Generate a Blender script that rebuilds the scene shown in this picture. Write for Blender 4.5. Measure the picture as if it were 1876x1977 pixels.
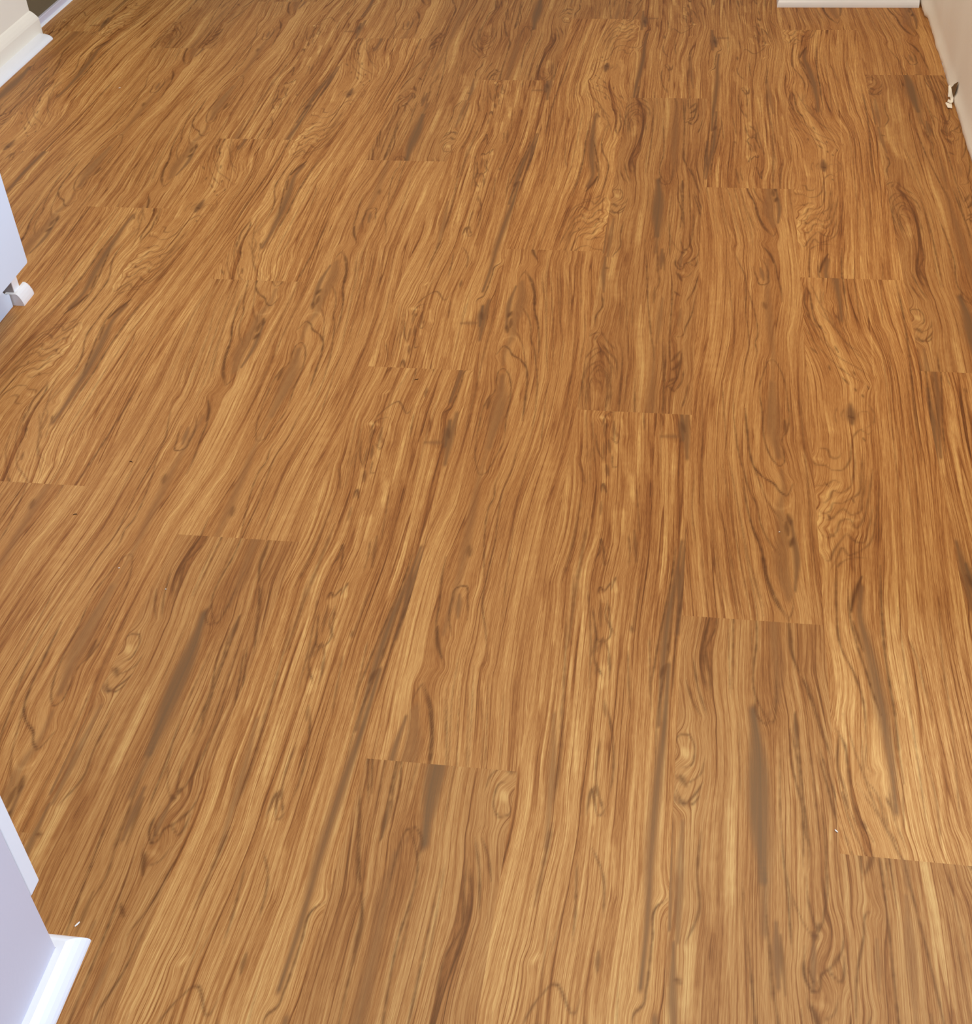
import bpy, bmesh, math
import numpy as np
from mathutils import Matrix, Vector

for _o in list(bpy.data.objects):
    bpy.data.objects.remove(_o, do_unlink=True)
SC = bpy.context.scene
COL = SC.collection

# ------------------------------------------------------------------ camera
PITCH, ROLL, YAW = 0.875478, -0.063136, 0.188637
CAM = (-0.01646, 0.0, 1.182719)
FPX = 2507.233


def rotz(a):
    return Matrix.Rotation(a, 3, 'Z')


cam_d = bpy.data.cameras.new('camera')
cam = bpy.data.objects.new('camera', cam_d)
COL.objects.link(cam)
R3 = rotz(YAW) @ Matrix.Rotation(PITCH, 3, 'X') @ rotz(ROLL)
cam.matrix_world = Matrix.Translation(CAM) @ R3.to_4x4()
cam_d.sensor_fit = 'VERTICAL'
cam_d.sensor_height = 24.0
cam_d.lens = 24.0 * FPX / 1977.0
cam_d.clip_start = 0.02
SC.camera = cam

# ------------------------------------------------------------------ world, lights, exposure
wd = bpy.data.worlds.new('world')
SC.world = wd
wd.use_nodes = True
bg = wd.node_tree.nodes['Background']
bg.inputs['Color'].default_value = (1.0, 0.95, 0.90, 1)
bg.inputs['Strength'].default_value = 0.36
SC.view_settings.view_transform = 'Standard'
SC.view_settings.look = 'None'
SC.view_settings.gamma = 1.0
SC.view_settings.exposure = 0.0
SC.view_settings.use_curve_mapping = False


def area(name, loc, target, sx, sy, power, color):
    d = bpy.data.lights.new(name, 'AREA')
    d.shape = 'RECTANGLE'
    d.size, d.size_y, d.energy, d.color = sx, sy, power, color
    o = bpy.data.objects.new(name, d)
    COL.objects.link(o)
    o.location = loc
    o.rotation_euler = (Vector(target) - Vector(loc)).to_track_quat('-Z', 'Y').to_euler()
    return o


area('ceiling_lamp_light', (-0.05, 1.65, 2.40), (-0.05, 1.65, 0), 0.5, 0.5, 28, (1.0, 0.87, 0.70))
area('added_warm_fill_light', (-0.85, 3.15, 2.25), (-0.30, 3.1, 0), 0.5, 0.5, 9, (1.0, 0.84, 0.62))  # added warm fill, no known source; brightens the right wall and far floor
area('window_light', (2.3, 1.45, 2.0), (-1.3, 1.9, 0.1), 1.5, 1.2, 128, (0.50, 0.70, 1.0))

# ------------------------------------------------------------------ materials
def nodes_mat(name):
    m = bpy.data.materials.new(name)
    m.use_nodes = True
    nt = m.node_tree
    return m, nt, nt.nodes['Principled BSDF']


def srgb(r, g, b):
    f = lambda c: ((c / 255 + 0.055) / 1.055) ** 2.4 if c > 10 else c / 255 / 12.92
    return (f(r), f(g), f(b), 1)


def paint(name, rgb, rough=0.45, spec=0.4, var=0.03, bump=0.02, metal=0.0):
    """painted surface with faint procedural unevenness"""
    m, nt, bs = nodes_mat(name)
    N, Lk = nt.nodes, nt.links
    tc = N.new('ShaderNodeTexCoord')
    nz = N.new('ShaderNodeTexNoise')
    nz.inputs['Scale'].default_value = 9
    nz.inputs['Detail'].default_value = 4
    Lk.new(tc.outputs['Object'], nz.inputs['Vector'])
    mx = N.new('ShaderNodeMix')
    mx.data_type = 'RGBA'
    c = srgb(*rgb)
    mx.inputs['A'].default_value = tuple(v * (1 - var) for v in c[:3]) + (1,)
    mx.inputs['B'].default_value = tuple(min(1, v * (1 + var)) for v in c[:3]) + (1,)
    Lk.new(nz.outputs['Fac'], mx.inputs['Factor'])
    Lk.new(mx.outputs['Result'], bs.inputs['Base Color'])
    n2 = N.new('ShaderNodeTexNoise')
    n2.inputs['Scale'].default_value = 160
    Lk.new(tc.outputs['Object'], n2.inputs['Vector'])
    bp = N.new('ShaderNodeBump')
    bp.inputs['Strength'].default_value = bump
    bp.inputs['Distance'].default_value = 0.01
    Lk.new(n2.outputs['Fac'], bp.inputs['Height'])
    Lk.new(bp.outputs['Normal'], bs.inputs['Normal'])
    bs.inputs['Roughness'].default_value = rough
    bs.inputs['Specular IOR Level'].default_value = spec
    bs.inputs['Metallic'].default_value = metal
    return m


M_WHITE = paint('white_enamel', (236, 237, 240), 0.28, 0.5)
M_APPL = paint('appliance_white_cool_lit', (222, 236, 255), 0.25, 0.5, 0.01, 0.0)  # white appliance, with cool window light tinted into the base colour
M_CREAM = paint('cream_wall_paint', (242, 234, 216), 0.5, 0.3)
M_BEIGE = paint('beige_wall_paint', (254, 244, 228), 0.5, 0.3, 0.04, 0.05)
M_LAV = paint('cabinet_paint', (208, 203, 212), 0.4, 0.35)
M_OLIVE = paint('olive_grey_paint', (112, 98, 74), 0.8, 0.1, 0.08)
M_METAL = paint('galvanised_steel', (150, 146, 146), 0.4, 0.5, 0.05, 0.02, 0.6)
M_RAW = paint('raw_board_end', (176, 166, 166), 0.7, 0.1)
M_DARK = paint('dark_plastic', (28, 24, 24), 0.6)
M_TAUPE = paint('bare_backing', (118, 92, 62), 0.8, 0.1, 0.2, 0.2)
M_CHIP = paint('chip_white', (240, 235, 225), 0.6)
M_FIBRE = paint('dark_fibre', (60, 34, 20), 0.8)


# ---- wood-print vinyl: grain coordinates come from mesh attributes computed below
def wood_material():
    m, nt, bs = nodes_mat('oak_print_vinyl')
    N, Lk = nt.nodes, nt.links

    def mth(op, a, b=None, c=None, clamp=False):
        n = N.new('ShaderNodeMath')
        n.operation = op
        n.use_clamp = clamp
        for i, v in enumerate((a, b, c)):
            if v is None:
                continue
            if isinstance(v, (int, float)):
                n.inputs[i].default_value = v
            else:
                Lk.new(v, n.inputs[i])
        return n.outputs[0]

    ga = N.new('ShaderNodeAttribute')
    ga.attribute_name = 'grain'
    ca = N.new('ShaderNodeAttribute')
    ca.attribute_name = 'marks'
    sg = N.new('ShaderNodeSeparateXYZ')
    Lk.new(ga.outputs['Vector'], sg.inputs[0])
    F, S, SD = sg.outputs
    sm = N.new('ShaderNodeSeparateXYZ')
    Lk.new(ca.outputs['Vector'], sm.inputs[0])
    DK, LT, GY = sm.outputs

    def noise(fx, fs, det, rough, off):
        cv = N.new('ShaderNodeCombineXYZ')
        Lk.new(mth('MULTIPLY', F, fx), cv.inputs[0])
        Lk.new(mth('MULTIPLY', S, fs), cv.inputs[1])
        Lk.new(mth('ADD', SD, off), cv.inputs[2])
        n = N.new('ShaderNodeTexNoise')
        n.inputs['Scale'].default_value = 1.0
        n.inputs['Detail'].default_value = det
        n.inputs['Roughness'].default_value = rough
        Lk.new(cv.outputs[0], n.inputs['Vector'])
        return n.outputs['Fac']

    la = N.new('ShaderNodeAttribute')
    la.attribute_name = 'calm'
    quiet = mth('SUBTRACT', 1.0, mth('MULTIPLY', la.outputs['Fac'], 0.72), None, True)
    n1 = noise(60, 1.6, 2, 0.5, 0.0)
    n2 = noise(300, 3.0, 2, 0.6, 11.3)
    n3 = noise(1000, 16.0, 2, 0.6, 23.1)
    n5 = noise(2000, 75.0, 1, 0.5, 51.9)
    w = noise(42, 0.9, 2, 0.5, 37.7)
    # growth rings: a saw that darkens slowly and ends in a thin dark line, spacing jittered by w
    fr = mth('FRACT', mth('MULTIPLY_ADD', w, 7.5, mth('MULTIPLY', F, 105.0)))
    edge = mth('MULTIPLY', mth('SUBTRACT', fr, 0.70, None, True), 3.4, None, True)
    back = mth('MULTIPLY', mth('SUBTRACT', 0.07, fr, None, True), 14.0, None, True)
    ln = mth('MAXIMUM', mth('POWER', edge, 1.7), back)
    amp = noise(95, 2.6, 1, 0.5, 63.0)
    amp = mth('MULTIPLY', mth('SUBTRACT', amp, 0.33, None, True), 3.2, None, True)
    ln = mth('MULTIPLY', ln, amp)
    ln = mth('MULTIPLY', ln, mth('MULTIPLY_ADD', n3, 1.3, -0.05, True))
    GY = mth('MULTIPLY', GY, mth('MULTIPLY_ADD', n2, 1.3, 0.45))
    n2q = mth('MULTIPLY', mth('SUBTRACT', n2, 0.5), quiet)
    n3q = mth('MULTIPLY', mth('SUBTRACT', n3, 0.5), quiet)
    v = mth('MULTIPLY_ADD', mth('SUBTRACT', n1, 0.5), 0.80, 0.565)
    v = mth('MULTIPLY_ADD', n2q, 0.75, v)
    v = mth('MULTIPLY_ADD', n3q, 0.82, v)
    v = mth('MULTIPLY_ADD', mth('SUBTRACT', n5, 0.5), 0.42, v)
    v = mth('SUBTRACT', v, mth('MULTIPLY', mth('MULTIPLY', ln, quiet), 0.72))
    # the heart wood is calmer
    calm = mth('SUBTRACT', 1.0, mth('MULTIPLY', GY, 0.35), None, True)
    v = mth('MULTIPLY_ADD', mth('SUBTRACT', v, 0.52), calm, 0.52)
    v = mth('MULTIPLY_ADD', LT, 0.26, v)
    v = mth('MULTIPLY_ADD', GY, -0.14, v, True)
    cr = N.new('ShaderNodeValToRGB')
    e = cr.color_ramp.elements
    e[0].position, e[0].color = 0.05, srgb(104, 60, 20)
    e[1].position, e[1].color = 0.95, srgb(226, 178, 108)
    for p, c in ((0.30, (149, 92, 42)), (0.48, (175, 118, 61)), (0.68, (198, 144, 82))):
        x = e.new(p)
        x.color = srgb(*c)
    Lk.new(v, cr.inputs[0])

    def mix(fac, a, b):
        n = N.new('ShaderNodeMix')
        n.data_type = 'RGBA'
        Lk.new(fac, n.inputs['Factor'])
        Lk.new(a, n.inputs['A'])
        if isinstance(b, tuple):
            n.inputs['B'].default_value = b
        else:
            Lk.new(b, n.inputs['B'])
        return n.outputs['Result']

    c = mix(mth('MULTIPLY', GY, 0.75, None, True), cr.outputs['Color'], srgb(122, 87, 52))
    d = mth('MULTIPLY', DK, mth('MULTIPLY_ADD', n2, 0.8, 0.55), None, True)
    c = mix(mth('MULTIPLY', d, 0.92, None, True), c, srgb(88, 48, 14))
    Lk.new(c, bs.inputs['Base Color'])
    rg = mth('MULTIPLY_ADD', n3, 0.12, 0.46)
    Lk.new(rg, bs.inputs['Roughness'])
    bs.inputs['Specular IOR Level'].default_value = 0.22
    bp = N.new('ShaderNodeBump')
    bp.inputs['Strength'].default_value = 0.12
    bp.inputs['Distance'].default_value = 0.0006
    Lk.new(n3, bp.inputs['Height'])
    Lk.new(bp.outputs['Normal'], bs.inputs['Normal'])
    return m


M_WOOD = wood_material()

# ------------------------------------------------------------------ the floor: staggered planks with a repeating print
PW, PL, PER = 0.1778, 1.2192, 1.016
OFF = {-10: 2.05, -9: 2.5359, -8: 3.1533, -7: 2.2822, -6: 1.398, -5: 0.7918, -4: 1.3042, -3: 1.7468,
       -2: 0.9371, -1: 1.6518, 0: 1.2103, 1: 0.8654, 2: 1.7998, 3: 1.3}
# plank (column, row) -> print, phase along, turned round by 180 degrees
PLANK = {(1, 0): ('K', 0, 0), (1, 1): ('K', .354, 0), (-2, 1): ('K', .685, 1), (-5, 1): ('K', -.06, 0),
         (-6, 0): ('K', -.09, 0), (-7, -1): ('K', 1.25, 1), (-9, 0): ('K', .78, 0),
         (0, 0): ('C', 0, 0), (-2, 0): ('C', 1.144, 1), (-4, 0): ('C', .83, 1), (-5, 0): ('C', .14, 0),
         (-7, 0): ('C', -.09, 0), (-8, -1): ('C', -.09, 0), (-6, -1): ('C', -.398, 0), (1, 2): ('C', -.04, 0),
         (2, 1): ('C', .78, 0), (-5, 2): ('C', .78, 0),
         (0, -1): ('R', 0, 0), (-1, 0): ('R', .262, 0), (2, 0): ('R', .833, 0), (-4, -1): ('R', 0, 0),
         (-4, 1): ('R', 1.069, 1), (-3, 1): ('R', 1.404, 1), (-2, -1): ('R', 2.177, 1),
         (-8, 0): ('R', .3, 0), (-2, 2): ('R', .5, 0), (-5, -1): ('R', .2, 0), (1, -1): ('R', .62, 1),
         (-1, -1): ('B', 0, 0), (-3, 0): ('B', 0, 0), (-3, -1): ('B', .14, 0), (0, 1): ('B', .96, 1),
         (-1, 1): ('B', 1.67, 1), (-6, 1): ('B', .5, 0), (2, -1): ('B', .9, 1), (-9, -1): ('B', .3, 0),
         (-10, 0): ('R', .1, 0), (-10, 1): ('B', .1, 0)}
# grain drawing of each print: kind, width in mm, strength, then u,s points (u across 0..1, s along in m)
TR={'C':'d 1.2 0.7 0.556,1.213 0.6,1.187 0.655,1.16 0.699,1.154;d 1.6 1 0.509,1.199 0.565,1.159 0.585,1.116 0.648,1.061 0.752,1.019;d 1.2 0.7 0.752,1.019 0.787,1.042 0.795,1.063;D 5 0.8 0.767,1.213 0.776,1.188;D 3.2 1 0.663,0.976 0.714,0.953 0.747,0.922;d 1.8 0.9 0.632,0.988 0.714,0.957 0.758,0.923 0.778,0.878 0.804,0.834 0.817,0.788;d 1.4 0.9 0.628,0.936 0.678,0.906 0.69,0.873 0.673,0.847 0.621,0.843 0.572,0.872 0.542,0.905;g 9 0.8 0.615,0.902 0.643,0.861;D 5 0.6 0.637,0.782 0.656,0.765;d 1.3 0.85 0.478,0.834 0.537,0.767 0.573,0.7 0.571,0.674 0.551,0.657 0.564,0.626 0.548,0.595;d 1.3 0.8 0.332,0.976 0.396,0.922 0.459,0.874 0.468,0.819 0.466,0.749 0.489,0.683 0.493,0.644 0.454,0.587 0.444,0.542 0.425,0.505;d 1 0.6 0.292,0.898 0.315,0.836 0.337,0.748 0.359,0.665 0.341,0.601 0.315,0.54;d 1 0.6 0.418,1.203 0.463,1.128 0.526,1.039 0.545,0.971;d 1 0.6 0.303,1.197 0.328,1.135 0.374,1.058 0.428,0.985;d 1 0.6 0.189,1.187 0.24,1.1 0.31,1;l 2 0.7 0.372,1.198 0.418,1.101 0.483,1.031 0.524,0.974;l 2 0.6 0.213,1.179 0.251,1.091 0.374,0.985;l 9 0.55 0.128,0.852 0.148,0.745 0.167,0.646 0.168,0.524;l 1.6 0.7 0.875,1.212 0.871,1.097 0.91,0.994 0.94,0.861 0.896,0.721 0.862,0.687 0.865,0.593 0.888,0.511;g 20 0.6 0.715,1.201 0.707,1.117 0.757,1.062;g 15 0.5 0.691,0.933 0.678,0.786 0.697,0.685 0.71,0.622 0.7,0.531;d 1.3 0.8 0.808,0.518 0.787,0.562 0.744,0.591 0.717,0.603 0.68,0.603 0.641,0.584 0.611,0.559 0.581,0.529 0.575,0.507;d 1.4 0.85 0.587,0.536 0.579,0.508 0.598,0.467 0.601,0.434 0.609,0.396 0.637,0.362 0.686,0.335 0.735,0.324 0.761,0.33 0.77,0.354 0.765,0.395 0.804,0.411 0.824,0.437 0.821,0.487 0.812,0.539;D 4.5 0.7 0.787,0.437 0.792,0.405;g 24 0.75 0.697,0.537 0.689,0.468 0.693,0.403 0.727,0.342;g 16 0.6 0.744,0.312 0.757,0.266 0.722,0.226 0.734,0.172 0.752,0.096 0.78,0.048;D 5 0.9 0.779,0.213 0.795,0.194;D 5 0.9 0.809,0.163 0.788,0.149;g 9 1 0.805,0.2 0.818,0.16 0.83,0.122 0.809,0.06;d 2 1 0.453,0.465 0.473,0.4 0.492,0.35 0.532,0.315 0.601,0.295 0.68,0.282 0.737,0.262 0.776,0.257 0.807,0.269 0.829,0.284;d 1.6 0.8 0.368,0.431 0.389,0.367 0.441,0.307 0.49,0.261 0.538,0.234 0.565,0.196 0.61,0.165 0.674,0.14 0.71,0.127;d 1.2 0.7 0.502,0.332 0.561,0.288 0.626,0.241 0.682,0.217 0.738,0.201;d 2 1 0.43,0.289 0.469,0.222 0.516,0.176 0.561,0.145 0.588,0.118 0.612,0.081 0.663,0.046 0.714,0.023 0.756,0.008;d 1.1 0.7 0.297,0.347 0.339,0.306 0.39,0.234 0.448,0.154 0.494,0.096 0.546,0.044 0.579,0.007;d 1.1 0.7 0.267,0.322 0.3,0.276 0.342,0.206 0.391,0.14 0.447,0.066 0.49,0.005;d 1.1 0.6 0.207,0.304 0.233,0.232 0.305,0.165 0.364,0.089 0.401,0.041 0.437,0.004;d 1.1 0.7 0.255,0.531 0.27,0.463 0.295,0.381 0.297,0.347;d 1.1 0.6 0.355,0.533 0.357,0.447 0.4,0.337;d 1.1 0.5 0.078,0.529 0.09,0.427 0.106,0.302 0.139,0.189;d 1.1 0.6 0.045,0.301 0.037,0.215 0.078,0.135;d 1.1 0.5 0.185,0.217 0.23,0.137 0.282,0.063 0.357,0.005;d 1.1 0.6 0.457,0.128 0.52,0.079 0.581,0.025;d 1.1 0.4 0.116,0.135 0.153,0.061 0.187,0.002;l 2 0.6 0.442,0.432 0.441,0.337 0.441,0.307;l 3 0.6 0.561,0.291 0.627,0.252 0.722,0.226 0.791,0.232 0.824,0.255;l 3 0.5 0.496,0.168 0.549,0.092 0.625,0.026;l 3.2 0.7 0.85,0.539 0.882,0.471 0.906,0.375 0.923,0.257 0.9,0.149 0.907,0.015;d 1.6 0.5 0.927,0.54 0.933,0.407 0.948,0.286 0.953,0.175 0.966,0.075;c 30 0.8 0.697,0.537 0.686,0.435 0.707,0.341 0.736,0.254 0.731,0.146 0.753,0.047;c 26 0.8 0.715,1.201 0.691,0.933 0.66,0.822 0.666,0.653 0.682,0.531',
'K':'D 3.2 1 0.328,0.802 0.37,0.797;D 7 0.5 0.348,0.822 0.347,0.783;g 13 1 0.351,0.83 0.347,0.783;l 6 0.7 0.126,0.838 0.14,0.795 0.176,0.75;D 1.9 0.9 0.052,0.99 0.109,0.973;D 1.9 0.9 0.269,0.998 0.297,0.98;D 1.9 0.9 0.283,0.936 0.338,0.924;D 1.9 0.9 0.307,0.907 0.358,0.889;D 1.9 0.9 0.41,0.925 0.422,0.915;D 1.9 0.9 0.406,0.877 0.418,0.87;D 1.9 0.9 0.46,0.861 0.474,0.855;D 1.9 0.9 0.515,0.887 0.527,0.877;D 1.9 0.9 0.144,1.061 0.169,1.052;D 1.9 0.9 0.199,0.939 0.208,0.925;D 1.9 0.9 0.425,0.748 0.441,0.741;D 1.9 0.9 0.283,0.605 0.297,0.595;D 1.9 0.9 0.083,0.634 0.111,0.629;D 1.9 0.9 0.087,0.564 0.107,0.555;D 1.9 0.9 0.086,0.521 0.125,0.52;D 1.9 0.9 0.306,1.096 0.329,1.082;w 2.1 0.62 0.058,0.718 0.118,0.716 0.16,0.695 0.196,0.695 0.235,0.707;w 2.1 0.62 -0.018,0.706 0.024,0.678 0.095,0.676 0.151,0.666 0.223,0.667 0.288,0.686 0.326,0.726 0.362,0.756 0.415,0.768 0.472,0.758 0.514,0.77;w 2.1 0.62 0.012,0.629 0.094,0.631 0.156,0.642 0.213,0.636;w 2.1 0.62 0.014,0.592 0.06,0.59 0.109,0.6 0.149,0.618 0.194,0.615 0.268,0.626 0.313,0.655 0.344,0.708;w 2.1 0.62 0.005,0.579 0.054,0.567 0.101,0.571 0.141,0.591 0.21,0.592 0.271,0.603 0.32,0.61 0.372,0.655 0.404,0.709;w 2.1 0.62 0.018,0.56 0.096,0.554 0.157,0.568 0.206,0.579 0.27,0.567 0.317,0.571 0.364,0.604 0.419,0.656;w 2.1 0.62 0.014,0.521 0.085,0.516 0.145,0.53 0.186,0.553 0.244,0.557 0.293,0.538 0.345,0.555 0.41,0.605 0.473,0.674;w 2.1 0.62 0.019,0.478 0.06,0.467 0.11,0.489 0.173,0.512 0.221,0.525 0.262,0.513 0.315,0.508 0.383,0.54 0.438,0.589;w 2.1 0.62 0.077,0.451 0.128,0.474 0.179,0.496 0.218,0.482 0.286,0.489 0.357,0.502 0.446,0.557 0.517,0.641;w 2.1 0.62 0.11,0.451 0.158,0.466 0.238,0.476 0.347,0.478;w 1.8 0.5 0.402,0.799 0.433,0.815 0.483,0.816 0.506,0.797 0.48,0.777 0.429,0.772;w 1.8 0.5 0.275,0.789 0.267,0.805 0.297,0.821;w 1.8 0.5 0.222,0.781 0.21,0.8 0.236,0.824;w 1.8 0.5 0.493,0.84 0.544,0.813 0.525,0.781;c 34 1 0.156,0.724 0.177,0.635 0.147,0.536 0.161,0.475;c 30 1 0.195,0.901 0.234,0.82 0.241,0.762;c 18 1 0.385,0.691 0.327,0.539;c 22 0.7 0.212,1.057 0.346,0.968;c 14 0.8 0.238,0.443 0.207,0.326 0.302,0.223;c 20 0.7 0.15,0.171 0.184,0.081 0.219,0.029;l 4 0.6 0.024,0.606 0.063,0.603 0.114,0.617 0.2,0.632;l 4 0.6 0.043,0.57 0.115,0.581 0.167,0.601 0.264,0.616;l 4 0.6 0.034,0.534 0.079,0.535 0.153,0.555 0.191,0.569;l 4 0.6 0.023,0.494 0.066,0.488 0.117,0.511 0.182,0.54 0.238,0.541 0.289,0.526;l 4 0.6 0.003,0.692 0.075,0.69;l 4 0.6 0.149,0.542 0.19,0.566 0.265,0.554 0.334,0.558;d 1.3 0.7 0.081,1.214 0.175,1.128 0.303,1.044 0.447,0.991 0.596,0.966;d 1.3 0.7 0.028,1.097 0.164,1.033 0.305,0.963 0.441,0.938 0.584,0.906;d 1.3 0.7 0.007,1.064 0.102,1 0.212,0.961 0.332,0.924 0.512,0.889;d 1.3 0.7 0.129,1.113 0.256,1.067 0.385,1.004 0.585,0.94;d 1.3 0.7 0.006,1.126 0.087,1.05 0.196,1.001 0.284,0.98;d 1.3 0.7 0.187,1.119 0.251,1.1 0.282,1.062 0.366,1.026;d 2.5 0.9 -0.016,1.197 -0.021,1.136 -0.032,1.077 -0.072,1.007;d 2 0.9 0.047,1.187 0.027,1.127 0.069,1.093;d 1.5 0.7 -0.048,1.063 -0.021,0.994 -0.001,0.898 -0.014,0.777 -0.019,0.703;l 1.6 0.8 0.666,1.236 0.613,1.039 0.579,0.865 0.576,0.719 0.571,0.608 0.555,0.459;l 1.8 0.8 0.842,1.212 0.859,1.074 0.877,0.953 0.862,0.829 0.86,0.716;d 2.2 0.8 0.919,1.223 0.934,1.113 0.927,0.997 0.887,0.829 0.88,0.772 0.874,0.698;d 1.2 0.5 0.694,1.04 0.681,0.866 0.663,0.677 0.632,0.483;d 1.2 0.5 0.776,1.041 0.712,0.827 0.734,0.679 0.73,0.484;d 1.2 0.5 0.877,0.953 0.821,0.752 0.776,0.546;d 1.2 0.5 0.428,0.709 0.352,0.604 0.232,0.522;l 3 0.5 0.553,0.693 0.499,0.574 0.49,0.48;D 4 1 0.294,0.44 0.251,0.416 0.214,0.391 0.197,0.374;D 2.5 0.9 0.206,0.354 0.229,0.326 0.252,0.305;g 14 1 0.286,0.419 0.255,0.369 0.288,0.314 0.318,0.261 0.342,0.199 0.359,0.129 0.355,0.063;d 1.7 0.9 0.189,0.415 0.184,0.368 0.214,0.315 0.259,0.268 0.302,0.223 0.332,0.199;d 2.2 0.9 0.44,0.465 0.417,0.401 0.401,0.329 0.403,0.265 0.415,0.205 0.414,0.153 0.422,0.101;l 4 0.7 0.503,0.478 0.456,0.401 0.431,0.303 0.452,0.238 0.474,0.201;l 3 0.6 0.163,0.454 0.134,0.367 0.164,0.325 0.218,0.299;d 1.8 0.9 0.125,0.472 0.095,0.38 0.104,0.308 0.183,0.261 0.22,0.221 0.216,0.161;l 4 0.6 0.035,0.365 0.069,0.296 0.055,0.218 0.044,0.181;d 2.2 0.9 0.022,0.176 0.066,0.158 0.09,0.112 0.103,0.069 0.141,0.042 0.205,0.019;D 2.5 0.9 0.042,0.083 0.068,0.062;l 1.8 0.7 0.595,0.48 0.629,0.375 0.629,0.28 0.635,0.205 0.652,0.135 0.648,0.069;l 1.8 0.7 0.939,0.485 0.923,0.395 0.889,0.298 0.867,0.209 0.846,0.138;d 1.2 0.6 0.555,0.338 0.615,0.293 0.627,0.241;d 1.2 0.6 0.591,0.325 0.631,0.267 0.658,0.193;d 1.2 0.6 0.527,0.388 0.52,0.252 0.525,0.132 0.529,0.025;d 1.2 0.6 0.782,0.309 0.77,0.183 0.727,0.05;d 1.2 0.6 0.832,0.423 0.797,0.35 0.763,0.231;d 1.2 0.6 0.415,0.165 0.416,0.108 0.386,0.033;d 1.2 0.6 0.216,0.161 0.236,0.115 0.255,0.113;d 1.2 0.6 0.323,0.095 0.341,0.052 0.394,0.013;d 1.2 0.6 0.567,0.156 0.605,0.09 0.596,0.017;d 1.2 0.6 0.191,0.172 0.182,0.125 0.203,0.082;d 1.2 0.6 0.242,0.082 0.289,0.062 0.298,0.041',
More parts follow.
